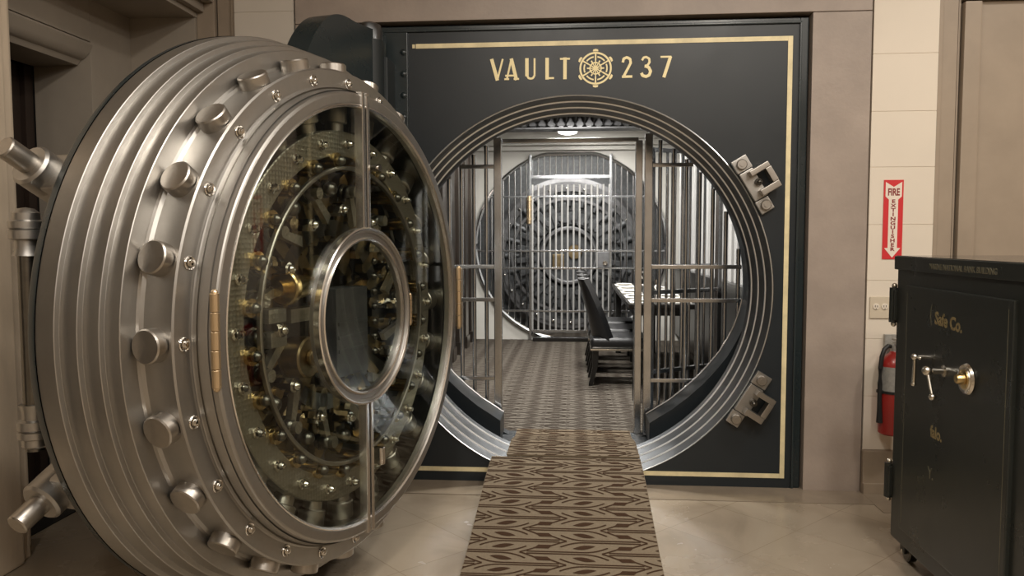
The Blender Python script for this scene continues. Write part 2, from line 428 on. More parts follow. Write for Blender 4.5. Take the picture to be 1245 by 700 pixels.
def carpet(name, x0, x1, y0, y1, zf, ny, mats, thick=.01, taper=0, **k):
    m = MB(); rows = []
    for i in range(ny + 1):
        y = y0 + (y1 - y0) * i / ny; z = zf(y)
        rows.append([m.v((x0, y, z - thick)), m.v((x0, y, z)), m.v((x1, y, z)), m.v((x1, y, z - thick))])
    for A, B in zip(rows, rows[1:]):
        for a in range(3): m.face([A[a], A[a+1], B[a+1], B[a]])
        m.face([A[3], A[0], B[0], B[3]])
    m.face(rows[0]); m.face(list(reversed(rows[-1])))
    bmesh.ops.recalc_face_normals(m.b, faces=m.b.faces[:])
    carpet_pattern(m, x0 + .002, x1 - .002, y0 + .002, y1 - .002, zf, **k)
    for f in m.b.faces:
        if f.material_index == 1 and f.normal.z < 0: f.normal_flip()
    return obj(name, m, mats, fix=False, loc=((x0 + x1) / 2, (y0 + y1) / 2, zf(y0)))
def ramp(y):
    t = min(1, max(0, (y + 1.40) / 1.38)); return .012 + .145 * t * t * (3 - 2 * t)
def hump(y):
    t = min(1, max(0, (y - .26) / .40)); return .168 - .056 * t * t * (3 - 2 * t)
o = carpet('carpet_runner', -.466, .368, -3.2, -.025, ramp, 60, [M['carpet'], M['carpet_brown']])
tag(o, 'patterned tan and brown carpet runner on the marble floor leading up to the vault', 'carpet')
o = carpet('threshold_carpet', -.382, .366, -.02, .80, hump, 24, [M['carpet'], M['carpet_brown']])
tag(o, 'narrower patterned carpet piece lying across the vault threshold', 'carpet')
o = carpet('floor_vault', -1.30, 1.30, .79, 6.6, lambda y: VF, 4, [M['carpet_in'], M['carpet_in_b']], thick=.1, seg=3)
o['kind'] = 'structure'
m = MB(); m.box((-.50, .24, .05), (-.392, .80, .10), bev=.004); m.box((.368, .24, .05), (.49, .80, .10), bev=.004); m.box((-.392, .24, .05), (.368, .8, .10))
struct('sill', m, M['black'])
bpy.data.objects['sill'].name = 'trim_8'

# ------------------------------------------------------------------ vault frame
vf = thing('vault_frame', 'black vault doorway frame lettered VAULT 237 in gold over its round steel opening', 'vault frame', (0, 0, 0))
m = MB()
plate_hole(m, -1.205, 1.20, .0, 2.535, 0, ZC, 1.078, 0, .26)
obj('face_plate', m, M['black'], vf)
m = MB()
m.box((1.205, .012, 0), (1.248, .26, 2.568), bev=.006); m.box((-1.25, .012, 0), (-1.21, .26, 2.568), bev=.006); m.box((-1.21, .012, 2.54), (1.205, .26, 2.568), bev=.006)
m.box((1.196, -.012, 0), (1.208, .02, 2.545), bev=.004); m.box((-1.21, -.012, 2.532), (1.208, .02, 2.546), bev=.004)
obj('outer_moulding', m, M['black2'], vf)
m = MB()
pr = [(1.135, 1.160), (.058, .083), (2.443, 2.468)]
m.box((1.136, -.003, .058), (1.161, .0005, 2.468)); m.box((-.885, -.003, 2.443), (1.1355, .0005, 2.468)); m.box((-1.17, -.003, .058), (1.1355, .0005, .083)); m.box((-.905, -.003, 2.445), (-.890, .0005, 2.466))
obj('gold_border', m, M['goldline'], vf)
# lettering
m = MB(); h = .003; z0, z1 = 2.263, 2.376
def lt(x): return front(x, 0, z0)
H = z1 - z0; TH = .019; TN = .010
m.stroke([(-.460 + .459 + 0, H), (.030, 0)], TH, h, lt(-.460)); m.stroke([(.030, 0), (.060, H)], TN, h, lt(-.460))
T = lt(-.390); m.stroke([(.012, 0), (.038, H)], TN, h, T); m.stroke([(.038, H), (.066, 0)], TH, h, T); m.stroke([(.005, H * .2), (.06, H * .2)], TN, h, T); m.stroke([(.0, .004), (.024, .004)], TN, h, T); m.stroke([(.052, .004), (.079, .004)], TN, h, T)
T = lt(-.274); m.stroke([(.008, H), (.008, .02)], TH, h, T); m.stroke([(.050, H), (.050, .02)], TN, h, T); m.stroke([(.008, .022), (.017, .007), (.029, .004), (.041, .007), (.050, .022)], TN * 1.1, h, T)
T = lt(-.163); m.stroke([(.008, 0), (.008, H)], TH, h, T); m.stroke([(0, .005), (.045, .005)], TN, h, T)
T = lt(-.083); m.stroke([(.026, 0), (.026, H)], TH, h, T); m.stroke([(0, H - .005), (.052, H - .005)], TN, h, T)
T = lt(.252); m.stroke([(.006, H * .74), (.010, H * .9), (.027, H * .965), (.045, H * .88), (.048, H * .7), (.036, H * .48), (.012, .01)], TN * 1.4, h, T); m.stroke([(.003, .006), (.056, .006)], TN * 1.3, h, T)
T = lt(.356); m.stroke([(.006, H * .82), (.014, H * .94), (.028, H * .965), (.044, H * .88), (.046, H * .72), (.036, H * .58), (.022, H * .54)], TN * 1.2, h, T); m.stroke([(.022, H * .54), (.042, H * .47), (.052, H * .28), (.044, H * .1), (.028, H * .035), (.010, H * .08), (.003, H * .2)], TN * 1.6, h, T)
T = lt(.462); m.stroke([(.0, H - .005), (.056, H - .005)], TN, h, T); m.stroke([(.052, H - .005), (.036, H * .5), (.018, 0)], TH * .9, h, T)
obj('lettering', m, M['gold'], vf)
# wheel emblem
m = MB(); T = front(.110, 0, 2.317)
m.lathe([(.078, 0), (.088, 0), (.088, h), (.078, h)], T, 64, closed=True)
m.lathe([(.027, 0), (.034, 0), (.034, h), (.027, h)], T, 40, closed=True)
for k in range(6):
    a = PI / 2 + k * PI / 3; d = Vector((math.cos(a), math.sin(a))); n = Vector((-d.y, d.x))
    m.stroke([tuple(d * .046), tuple(d * .080)], .008, h, T)
    m.stroke([tuple(d * .0), tuple(d * .044)], .006, h, T)
    a2 = a + PI / 6; e = Vector((math.cos(a2), math.sin(a2)))
    m.stroke([tuple(e * .004), tuple(e * .028)], .005, h, T); m.stroke([tuple(e * .032), tuple(e * .046)], .008, h, T)
    m.lathe([(.058, 0), (.066, 0), (.066, h), (.058, h)], T, 10, a0=a + .16, a1=a + PI / 3 - .16, closed=True)
    m.prism([tuple(d * .091 - n * .015), tuple(d * .101 - n * .013), tuple(d * .104), tuple(d * .101 + n * .013), tuple(d * .091 + n * .015)], h, T)
obj('wheel_emblem', m, M['gold'], vf)
# stepped steel ring: axis along +y; lathe about local z with local z -> +y
def AX(y): return Matrix(((1, 0, 0, 0), (0, 0, 1, y), (0, 1, 0, ZC), (0, 0, 0, 1)))
b_ = .004
pf = [(1.079, .05), (1.082, -.006), (1.078, -.008), (1.075, -.006), (1.062, .074), (1.056, .076), (1.054, .079), (1.041, .150), (1.035, .152), (1.033, .155), (1.020, .224), (1.014, .226), (1.012, .229), (1.002, .25), (1.07, .25)]
m = MB()
edges = {0, 1, 2, 4, 5, 7, 8, 10, 11}
for k in range(len(pf) - 1): m.lathe(pf[k:k + 2], AX(0), 160, mi=1 if k in edges else 0)
bmesh.ops.remove_doubles(m.b, verts=m.b.verts[:], dist=1e-5)
obj('stepped_ring', m, [M['ringsteel'], M['ringedge']], vf, angle=11)
m = MB(); m.lathe([(1.06, .25), (1.073, .255), (1.072, .70), (1.10, .70)], AX(0), 128, a0=R(-63.5), a1=R(243.5))
obj('tunnel_lining', m, M['black'], vf)
cu = [(.46, .255), (.525, .298), (.60, .345), (.697, .423), (.78, .50), (.85, .578), (.922, .669), (.97, .752), (1.007, .829), (1.04, .93), (1.055, 1.0)]
T = Matrix(((1, 0, 0, 0), (0, 0, 1, 0), (0, 1, 0, 0), (0, 0, 0, 1)))
for sg in (1, -1):
    lo = [(x, ZC - math.sqrt(max(0, 1.071 ** 2 - x * x))) for x, z in cu]
    m = MB(); m.prism([(sg * x, z) for x, z in cu] + [(sg * x, z) for x, z in reversed(lo)], .68, T, h0=.42)
    curb = obj('curb', m, M['black'], vf)
    m = MB(); m.tube([(sg * x, .655, z + .003) for x, z in cu], .007, 8)
    obj('curb_strip', m, M['gatesteel'], curb)
m = MB(); m.box((-1.205, -.022, .0), (-.928, .0, 2.53), bev=.006); obj('hinge_plate', m, M['black2'], vf)
b0 = None
for k in range(20):
    z = 2.42 - .118 * k
    if b0 is None:
        mb = MB(); mb.ball((0, 0, 0), .019, 14, sc=.6, T=FRONT); mb.cyl((0, .02, 0), (0, -.004, 0), .019)
        b0 = obj('bolt', mb, M['black2'], vf, local=True); b0.location = (-.952, -.022, z)
    else: cp(b0, vf, location=(-.952, -.022, z))
m = MB(); m.cyl((-1.10, -.19, .04), (-1.10, -.19, 2.44), .080, segs=28); 
m.box((-1.2, -.19, .08), (-1.0, -.0, .5), bev=.01); m.box((-1.2, -.19, 1.9), (-1.0, -.0, 2.36), bev=.01)
obj('hinge_post', m, M['black3'], vf)
m = MB(); m.lathe([(0, 2.44), (.074, 2.44), (.074, 2.49), (.062, 2.525), (.03, 2.54), (0, 2.54)], Matrix.Translation((-1.10, -.19, 0)), 28)
obj('hinge_cap', m, M['ringsteel'], vf)
# catch brackets with square jaws
for ang in (31.2, -31.8):
    a = R(ang); d = Vector((math.cos(a), 0, math.sin(a))); t = Vector((-math.sin(a), 0, math.cos(a)))
    T = Matrix(((d.x, t.x, 0, 0), (0, 0, -1, 0), (d.z, t.z, 0, ZC), (0, 0, 0, 1)))   # local x radial, y tangent, z towards viewer
    m = MB()
    m.box((1.085, -.085, 0), (1.165, .085, .035), T, bev=.006)
    m.box((1.082, .088, 0), (1.172, .165, .028), T, bev=.006); m.box((1.082, -.165, 0), (1.160, -.088, .028), T, bev=.006)
    br = obj('catch_bracket', m, M['steel'], vf)
    m = MB()
    m.box((1.125, .045, .03), (1.235, .075, .10), T, bev=.004); m.box((1.125, -.075, .03), (1.235, -.040, .10), T, bev=.004); m.box((1.205, -.040, .03), (1.237, .045, .10), T, bev=.004)
    obj('jaw', m, M['steel_bolt'], br)
    m = MB(); m.cyl((1.15, 0, .03), (1.15, 0, .06), .02, T=T, bev=.003); m.ball((1.15, .0, .065), .013, T=T)
    obj('striker_stud', m, M['darksteel'], br)
    for yy in (.127, -.127):
        m = MB(); m.cyl((1.124, yy, .026), (1.124, yy, .05), .028, T=T, bev=.004, segs=24); m.cyl((1.124, yy, .05), (1.124, yy, .054), .013, T=T)
        obj('bolt', m, M['steel_bolt'], br)

# ------------------------------------------------------------------ the open vault door (local frame: x along the disc, y = -axis, z up)
DX, DY, DTH = -1.20538, -1.30067, math.atan2(.96394079, .26611681)
vd = thing('vault_door', 'massive round polished steel vault door swung open, its bolt works behind glass', 'vault door', (DX, DY, 0), DTH)
DA = Matrix(((1, 0, 0, 0), (0, 0, -1, 0), (0, 1, 0, ZC), (0, 0, 0, 1)))     # local (s, z, a) -> door frame
def door(name, m, mt, parent=None, **k): return obj(name, m, mt, parent or vd, local=True, **k)
pf = [(0, -.06), (.99, -.06), (1.04, -.045), (1.064, -.034), (1.070, -.022), (1.070, -.002)]
m = MB(); m.lathe(pf, DA, 160); door('outer_plate', m, M['black2'])
pf = [(1.062, -.002), (1.068, .0), (1.064, .062), (1.062, .0635), (1.0485, .064), (1.0475, .0655), (1.043, .122), (1.041, .1235), (1.0265, .124), (1.0255, .1255),
      (1.021, .178), (1.019, .1795), (1.0045, .180), (1.0035, .1815), (1.000, .230), (.998, .232), (.945, .2325), (.937, .236), (.930, .246), (.927, .262), (.926, .338), (.923, .341)]
m = MB(); m.lathe(pf, DA, 200); body = door('stepped_plug', m, M['steel'], angle=11)
pf = [(.930, .338), (.930, .345), (.924, .349), (.868, .350), (.861, .352), (.859, .356), (.850, .400)]
m = MB(); m.lathe(pf, DA, 200); door('rivet_ring', m, M['steel'], angle=11)
pf = [(.850, .385), (.843, .416), (.839, .420), (.834, .422), (.805, .422), (.799, .420), (.796, .414), (.793, .38)]
m = MB(); m.lathe(pf, DA, 160); gf = door('glass_frame', m, M['steel'], angle=11)
m = MB(); m.lathe([(.862, .37), (.80, .37), (.806, .352), (.812, .13), (.80, .12), (.45, .12), (.45, .10), (0, .10)], DA, 120); door('inner_housing', m, M['darksteel'])
# locking bolts, rivets (24 of each, 15 degrees apart)
def ring_copies(name, mb, mt, r_unused, n, start=0., skip=None, parent=None):
    first = door(name, mb, mt, parent); first.location = (0, 0, ZC); res = [first]
    for k in range(n):
        ang = start + k * 2 * PI / n
        o = first if k == 0 else cp(first, parent or vd)
        o.rotation_euler = (0, -ang, 0); o.location = (0, 0, ZC); res.append(o)
    return res
LX = Matrix(((1, 0, 0, 0), (0, 0, -1, 0), (0, 1, 0, 0), (0, 0, 0, 1)))      # about the axis
mb = MB(); mb.cyl((.74, 0, .285), (.966, 0, .285), .050, T=LX, segs=32, bev=.004); mb.cyl((.62, 0, .285), (.75, 0, .285), .036, T=LX, segs=20)
ring_copies('locking_bolt', mb, M['steel_bolt'], 0, 24)
mb = MB(); q = LX @ Matrix.Translation((.888, 0, .349)); mb.lathe([(.019, 0), (.021, .003), (.019, .006), (.0155, .004), (.0155, .0)], q, 24); mb.lathe([(.0125, 0), (.0125, .010), (.009, .016), (0, .018)], q, 16)
ring_copies('rivet', mb, M['chrome'], 0, 24)
mb = MB(); q = LX @ Matrix.Translation((.660, 0, .338)); mb.lathe([(0, .0), (.019, .0), (.019, .007), (.012, .010), (.012, .016), (.014, .022), (.009, .032), (0, .034)], q, 18)
ring_copies('plate_stud', mb, M['chrome'], 0, 24)
# etched annular plate carrying the bolts
pm = M['plate']; nt = pm.node_tree; tc = nt.nodes.new('ShaderNodeTexCoord'); vo = nt.nodes.new('ShaderNodeTexVoronoi'); vo.inputs['Scale'].default_value = 62; vo.inputs['Randomness'].default_value = .1
bp = nt.nodes.new('ShaderNodeBump'); bp.inputs['Strength'].default_value = .7; bp.inputs['Distance'].default_value = .004
nt.links.new(tc.outputs['Object'], vo.inputs['Vector']); nt.links.new(vo.outputs['Distance'], bp.inputs['Height']); nt.links.new(bp.outputs['Normal'], nt.nodes['Principled BSDF'].inputs['Normal'])
m = MB(); m.lathe([(.610, .30), (.612, .334), (.616, .337), (.704, .337), (.708, .334), (.710, .30)], DA, 120, closed=True); door('bolt_carrier_plate', m, M['plate'])
m = MB(); m.lathe([(.559, .352), (.559, .366), (.563, .369), (.570, .369), (.574, .366), (.574, .352)], DA, 120, closed=True); door('polished_hoop', m, M['steel_bolt'])
# works: links, knobs, bushes, drums
mb = MB(); mb.cyl((.595, 0, .18), (.595, 0, .335), .029, T=LX, segs=18, bev=.003); mb.cyl((.595, 0, .335), (.595, 0, .350), .031, T=LX, segs=18)
ring_copies('brass_bush', mb, M['brass'], 0, 24, R(7.5))
mb = MB(); mb.ball((.594, 0, .362), .019, T=LX); mb.cyl((.594, 0, .345), (.594, 0, .36), .012, T=LX)
ring_copies('ball_knob', mb, M['darksteel'], 0, 24, R(7.5))
mb = MB()
mb.prism([(.30, -.022), (.54, -.030), (.566, 0), (.54, .030), (.30, .022), (.285, 0)], .26, LX, h0=.225)
ring_copies('link_bar', mb, M['bronze'], 0, 24, R(4))
mb = MB(); mb.ball((.49, 0, .285), .029, T=LX); mb.cyl((.49, 0, .25), (.49, 0, .285), .018, T=LX); mb.cyl((.49, 0, .255), (.49, 0, .268), .036, T=LX)
ring_copies('pivot_knob', mb, M['darksteel'], 0, 24, R(4))
mb = MB(); mb.prism([(.36, .012), (.47, .085), (.50, .075), (.39, -.012)], .30, LX, h0=.275); mb.cyl((.485, .08, .26), (.485, .08, .325), .022, T=LX)
ring_copies('cross_lever', mb, M['plate'], 0, 12, R(10))
mb = MB(); mb.cyl((.41, 0, .26), (.41, 0, .33), .026, T=LX, segs=6); mb.ball((.41, 0, .335), .018, T=LX)
ring_copies('hex_nut', mb, M['chrome'], 0, 12, R(2))
m = MB()
for k in range(48):
    a = k * 2 * PI / 48; d = Matrix.Rotation(a, 4, 'Z'); m.box((.365, -.012, .20), (.392, .012, .25), DA @ d)
m.lathe([(.31, .19), (.372, .19), (.372, .26), (.31, .26)], DA, 96, closed=True)
door('gear_ring', m, M['darksteel'])
m = MB(); m.lathe([(.0, .12), (.30, .12), (.30, .16), (.24, .165), (.235, .17), (0, .17)], DA, 72); door('hub_plate', m, M['darksteel'])
# brass gear trains on the left, seen through the glass
m = MB()
m.cyl((-.375, .128, .31), (-.345, .128, .31), .062, T=DA, segs=28, bev=.005); m.cyl((-.345, .128, .31), (-.17, .128, .31), .050, .030, T=DA, segs=24); m.cyl((-.41, .128, .31), (-.375, .128, .31), .028, T=DA)
m.box((-.19, .06, .26), (-.13, .19, .33), DA, bev=.006)
door('brass_gearbox', m, M['brass'])
m = MB(); m.cyl((-.255, -.13, .25), (-.255, -.13, .335), .075, T=DA, segs=32, bev=.006); m.cyl((-.255, -.13, .335), (-.255, -.13, .355), .03, T=DA, segs=20, bev=.004); m.ball((-.255, -.13, .36), .014, T=DA)
door('brass_drum', m, M['bronze'])
m = MB(); m.box((-.46, .01, .27), (-.36, .06, .315), DA, bev=.008); m.box((-.45, -.075, .27), (-.36, -.02, .315), DA, bev=.008); m.box((-.33, .0, .26), (-.15, .05, .31), DA, bev=.006)
door('lever_block', m, M['plate'])
m = MB()
m.box((.02, -.26, .15), (.26, .10, .27), DA, bev=.008)
for k in range(3): m.box((.03, -.05 - .055 * k, .268), (.25, -.035 - .055 * k, .275), DA, bev=.002)
door('time_lock_case', m, M['reardoor'])
m = MB()
for k in range(3):
    z = .05 - k * .11
    m.lathe([(.0, .0), (.045, .0), (.045, .012), (.038, .015), (0, .012)], DA @ Matrix.Translation((-.10, z, .25)), 24)
door('time_lock_dials', m, M['brass'])
m = MB()
for k in range(7):
    z = .20 - k * .065; m.cyl((.26, z, .20), (.40, z, .26), .014, T=DA); m.ball((.33, z, .26), .017, T=DA)
door('lever_bank', m, M['darksteel'])
for a in (20, 55, 125, 150, 215, 240, 300, 335):
    d = Matrix.Rotation(R(a), 4, 'Z'); m = MB(); m.prism([(.20, -.03), (.44, -.02), (.44, .02), (.20, .03)], .235, DA @ d, h0=.20); m.cyl((.43, 0, .2), (.43, 0, .27), .024, T=DA @ d)
    door('radial_arm', m, M['bronze'])
# glass door: two half panes, centre stiles, porthole
for s0, nm in ((0, 1), (PI, -1)):
    m = MB(); m.lathe([(.326, .402), (.802, .402), (.802, .408), (.326, .408)], DA, 64, a0=-PI / 2 + s0 + .01, a1=PI / 2 + s0 - .01, closed=True)
    door('glass_pane', m, M['glass'])
for z0_, z1_ in ((.325, .85), (-.85, -.325)):
    for x0, x1 in ((-.027, -.006), (.006, .027)):
        m = MB(); m.box((x0, z0_, .392), (x1, z1_, .427), DA, bev=.003)
        st = door('centre_stile', m, M['stile'])
m = MB(); m.lathe([(.338, .39), (.338, .422), (.334, .427), (.326, .428), (.322, .425), (.320, .418), (.306, .417), (.304, .421), (.300, .422), (.297, .417), (.294, .39)], DA, 96, closed=True)
door('porthole_frame', m, M['steel'], angle=14)
m = MB(); m.lathe([(.794, .405), (.800, .4235), (.7965, .4255), (.790, .42), (.788, .405)], DA, 160); door('glazing_bead', m, M['stile'])
m = MB(); m.lathe([(.338, .405), (.341, .430), (.336, .433), (.330, .430), (.329, .42)], DA, 96); m.lathe([(.302, .41), (.302, .424), (.297, .427), (.291, .424), (.289, .41)], DA, 96); door('porthole_bead', m, M['stile'])
m = MB(); m.lathe([(0, .405), (.29, .405), (.29, .412), (0, .412)], DA, 64); door('porthole_glass', m, M['glass'])
for s_, z_, L_, rr in ((-.846, .008, .275, .0135), (.862, .008, .29, .014), (.345, -.004, .125, .010)):
    m = MB(); n = 5
    for k in range(n):
        a = z_ - L_ / 2 + L_ * k / n; m.cyl((s_, a + .001, .425), (s_, a + L_ / n - .001, .425), rr, T=DA, segs=16, bev=.0015)
    m.ball((s_, z_ + L_ / 2, .425), rr * .8, T=DA); m.ball((s_, z_ - L_ / 2, .425), rr * .8, T=DA)
    door('brass_hinge', m, M['hinge'])
m = MB(); m.box((.05, -.60, .40), (.075, -.53, .45), DA, bev=.004); m.cyl((.062, .572, .41), (.062, .572, .45), .014, T=DA); door('pane_catch', m, M['chrome'])
# outside of the door: crane arm, pressure lugs, connecting rod
prof = [(.10, .55), (.22, .85), (.36, 1.02), (.45, 1.147), (.52, 1.25), (.60, 1.33), (.68, 1.375), (.77, 1.392), (.87, 1.388), (1.185, 1.400), (1.185, .95), (.95, .60), (.6, .35)]
def smooth(pts, n=5):
    P = [pts[0]] + pts + [pts[-1]]; o = []
    for a, b, c, d in zip(P, P[1:], P[2:], P[3:]):
        for k in range(n):
            t = k / n; o.append(tuple(.5 * (2 * b[i] + (c[i] - a[i]) * t + (2 * a[i] - 5 * b[i] + 4 * c[i] - d[i]) * t * t + (3 * b[i] - a[i] - 3 * c[i] + d[i]) * t ** 3) for i in (0, 1)))
    return o + [pts[-1]]
prof = smooth(prof[:9]) + prof[9:]
m = MB(); m.prism(prof, -.14, DA, h0=-.27); m.prism([(x, -z) for x, z in prof if z < 1.1] + [(1.185, -1.03)], -.14, DA, h0=-.27)
m.lathe([(.45, -.05), (.60, -.05), (.60, -.27), (.45, -.27)], DA, 72, closed=True)
door('crane_arm', m, M['black2'])
for sg in (1, -1):
    m = MB(); a = R(180 - (29.2 if sg > 0 else 28.0) * sg); d = Matrix.Rotation(a, 4, 'Z'); T = DA @ d
    m.box((.80, -.06, -.20), (1.03, .06, -.06), T, bev=.010)
    lug = door('pressure_lug', m, M['steel'])
    m = MB(); m.cyl((.985, 0, -.165), (1.07, 0, -.165), .066, T=T, segs=28, bev=.008); door('collar', m, M['steel'], lug)
    m = MB(); m.cyl((1.06, .0, -.165), (1.158, .0, -.165), .034, T=T, segs=24, bev=.004); door('plunger', m, M['steel_bolt'], lug)
m = MB(); m.cyl((-.962, -.33, -.15), (-.962, .30, -.15), .028, T=DA, segs=18); rod = door('connecting_rod', m, M['darksteel'])
for sg, zt in ((1, .30), (-1, -.24)):
    m = MB(); T = DA @ Matrix.Translation((-.962, zt, -.15)) @ Matrix.Rotation(-PI / 2 * sg, 4, 'X')
    m.lathe([(.0, -.05), (.040, -.05), (.034, -.03), (.034, -.005), (.048, .0), (.048, .024), (.042, .028), (.048, .032), (.048, .05), (.037, .055), (.037, .075), (.022, .088), (0, .092)], T, 24)
    door('rod_end', m, M['steel'], rod)

# ------------------------------------------------------------------ day gate inside the round opening
GY = .735
def half_h(x, r=1.068, c=0, zc=ZC): 
    d = r * r - (x - c) ** 2; return math.sqrt(d) if d > 0 else 0
gate = thing('barred_gate', 'fixed steel bar screens either side of the walkway in the front vault opening', 'gate', (0, GY, VF))
for x in (-.501, .470):
    m = MB(); hh = half_h(x); m.box((x - .025, GY - .03, VF), (x + .025, GY + .03, ZC + hh), bev=.006); obj('post', m, M['gatesteel'], gate)
m = MB(); m.box((.392, GY + .035, VF), (.437, GY + .11, 2.02), bev=.006); obj('post', m, M['gatesteel'], gate)
xl = [-.578 - .0815 * k for k in range(5)]; xr = [.544 + .0836 * k for k in range(6)]
for x in xl + [-.985] + xr + [1.044]:
    hh = half_h(x)
    if hh < .08: continue
    zb = max([VF] + [a[1] + (b[1] - a[1]) * (abs(x) - a[0]) / (b[0] - a[0]) for a, b in zip(cu, cu[1:]) if a[0] <= abs(x) <= b[0]]) - .10
    m = MB(); m.cyl((x, GY, max(VF, ZC - hh)), (x, GY, ZC + hh), .0135, segs=12); obj('bar', m, M['gatesteel'], gate)
for z in (1.854, 1.204, .988, .466):
    ex = math.sqrt(max(.01, 1.068 ** 2 - (z - ZC) ** 2))
    for a, b in ((-ex, -.525), (.494, ex)):
        m = MB(); m.box((a, GY - .022, z - .013), (b, GY - .012, z + .013), bev=.003); obj('rail', m, M['gatesteel'], gate)
m = MB(); m.box((-.488, GY + .05, 2.012), (.41, GY + .09, 2.04), bev=.004); obj('lintel_bar', m, M['gatesteel'], gate)
# open leaf folded back behind the right-hand screen
leaf = thing('gate_leaf', 'open barred gate leaf folded back behind the screen next to the dining chairs', 'gate', (.50, GY + .10, VF), R(34))
for x in (0, .60):
    m = MB(); m.box((x - .018, -.018, .03), (x + .018, .018, 1.88), bev=.004); obj('stile', m, M['gatesteel'], leaf, local=True)
for k in range(8):
    m = MB(); x = .066 + k * .067; m.cyl((x, 0, .05), (x, 0, 1.86), .010, segs=10); obj('bar', m, M['gatesteel'], leaf, local=True)
for z in (.045, .40, .93, 1.10, 1.865):
    m = MB(); m.box((0, -.010, z - .014), (.60, .010, z + .014), bev=.003); obj('rail', m, M['gatesteel'], leaf, local=True)

# ------------------------------------------------------------------ rear opening: ring, bars, second vault door
rg = thing('rear_gate', 'closed barred gate filling the far round opening behind the dining chairs', 'gate', (RX, 5.45, VF))
def rh(x):
    d = RR * RR - (x - RX) ** 2; return math.sqrt(d) if d > 0 else 0
ins, out = [], []
m = MB()
pts = []
for i in range(97):
    a = R(-80) + (R(340)) * i / 96; x = RX + (RR - .02) * math.cos(a); z = min(2.425, max(.11, RZ + (RR - .02) * math.sin(a))); pts.append((x, 5.47, z))
m.tube(pts, .028, 8); obj('ring_trim', m, M['gatesteel'], rg)
GR = 5.46
xs = [RX - 1.13 + .0735 * k for k in range(31)]
for x in xs:
    zt = min(2.42, RZ + rh(x) - .02); zb = max(.12, RZ - rh(x) + .02)
    if -.54 < x < .43:
        m = MB(); m.cyl((x, GR, 2.16), (x, GR, zt), .0115, segs=8); obj('transom_bar', m, M['gatesteel'], rg)
        m = MB(); m.cyl((x, GR - .03, .22), (x, GR - .03, 2.05), .0125, segs=8); obj('bar', m, M['brightbar'], rg)
    else:
        m = MB(); m.cyl((x, GR, zb), (x, GR, zt), .0115, segs=8); obj('bar', m, M['gatesteel'], rg)
for x in (-.556, .444):
    m = MB(); m.box((x - .015, GR - .045, VF), (x + .015, GR + .02, 2.42), bev=.004); obj('post', m, M['gatesteel'], rg)
m = MB(); m.box((-.54, GR - .03, 2.125), (.43, GR + .02, 2.165), bev=.004); obj('transom', m, M['gatesteel'], rg)
for z in (1.901, 1.224, 1.008, .47):
    e = rh(0) if False else math.sqrt(RR ** 2 - (z - RZ) ** 2) - .03
    m = MB(); m.box((RX - e, GR - .012, z - .012), (-.56, GR + .008, z + .012), bev=.003); obj('rail', m, M['gatesteel'], rg)
    m = MB(); m.box((.45, GR - .012, z - .012), (RX + e, GR + .008, z + .012), bev=.003); obj('rail', m, M['gatesteel'], rg)
    m = MB(); m.box((-.55, GR - .042, z - .012), (.44, GR - .022, z + .012), bev=.003); obj('rail', m, M['gatesteel'], rg)
m = MB(); m.box((-.53, GR - .045, .20), (.42, GR - .02, .235), bev=.004); obj('rail', m, M['gatesteel'], rg)
m = MB(); m.box((.288, GR - .07, 1.015), (.428, GR - .035, 1.215), bev=.005); lk = obj('lock_case', m, M['reardoor'], rg)
m = MB(); m.cyl((.375, GR - .07, 1.075), (.375, GR - .10, 1.075), .03, segs=18, bev=.004); m.box((.36, GR - .11, 1.05), (.39, GR - .095, 1.10), bev=.003); obj('lock_knob', m, M['chrome'], lk)
m = MB(); m.cyl((-.565, GR - .06, 1.56), (-.565, GR - .06, 1.91), .026, segs=14, bev=.006)
for k in range(3): m.cyl((-.565, GR - .06, 1.60 + k * .12), (-.565, GR - .06, 1.63 + k * .12), .030, segs=14, bev=.004)
obj('brass_hinge', m, M['hinge'], rg)
m = MB(); m.box((-.52, 5.30, VF - .001), (.40, 5.42, VF + .05), bev=.01); tag(obj('threshold_block', m, M['ebony'], loc=(0, 5.36, VF)), 'low dark threshold on the carpet at the foot of the far barred gate', 'threshold')
rd = thing('rear_vault_door', 'second round vault door seen beyond the bars of the far gate', 'vault door', (-.08, 6.05, VF))
RA = Matrix(((1, 0, 0, -.08), (0, 0, -1, 6.25), (0, 1, 0, 1.15), (0, 0, 0, 1)))      # local z towards the viewer
m = MB(); m.lathe([(0, -.1), (1.05, -.1), (1.05, .0), (1.0, .02), (.985, .03), (.98, .10), (.93, .10), (.925, .12), (.86, .12), (.855, .06)], RA, 120); obj('rim', m, M['reardoor'], rd)
m = MB(); m.lathe([(.86, .06), (.60, .06), (.59, .10), (.42, .10), (.40, .05), (0, .05)], RA, 96); obj('inner_plate', m, M['reardark'], rd)
m = MB(); m.lathe([(.335, .05), (.335, .17), (.35, .185), (.375, .185), (.39, .17), (.39, .05)], RA, 72, closed=True); obj('window_ring', m, M['reardoor'], rd)
m = MB(); m.lathe([(.74, .10), (.74, .14), (.775, .14), (.775, .10)], RA, 96, closed=True); obj('hoop', m, M['reardoor'], rd)
def rear_copies(name, mb, mt, n, st=0):
    f = obj(name, mb, mt, rd, local=True); base = wm(rd).inverted() @ RA
    for k in range(n):
        o = f if k == 0 else cp(f, rd)
        o.matrix_basis = base @ Matrix.Rotation(st + 2 * PI * k / n, 4, 'Z')
mb = MB(); mb.cyl((.66, 0, .10), (.86, 0, .10), .04, segs=14, bev=.004); rear_copies('bolt', mb, M['reardark'], 24)
mb = MB(); mb.box((.44, -.035, .09), (.70, .035, .15), bev=.008); rear_copies('link', mb, M['reardark'], 24, .1)
mb = MB(); mb.cyl((.50, 0, .10), (.50, 0, .19), .035, segs=12, bev=.005); rear_copies('knob', mb, M['reardark'], 18, .05)
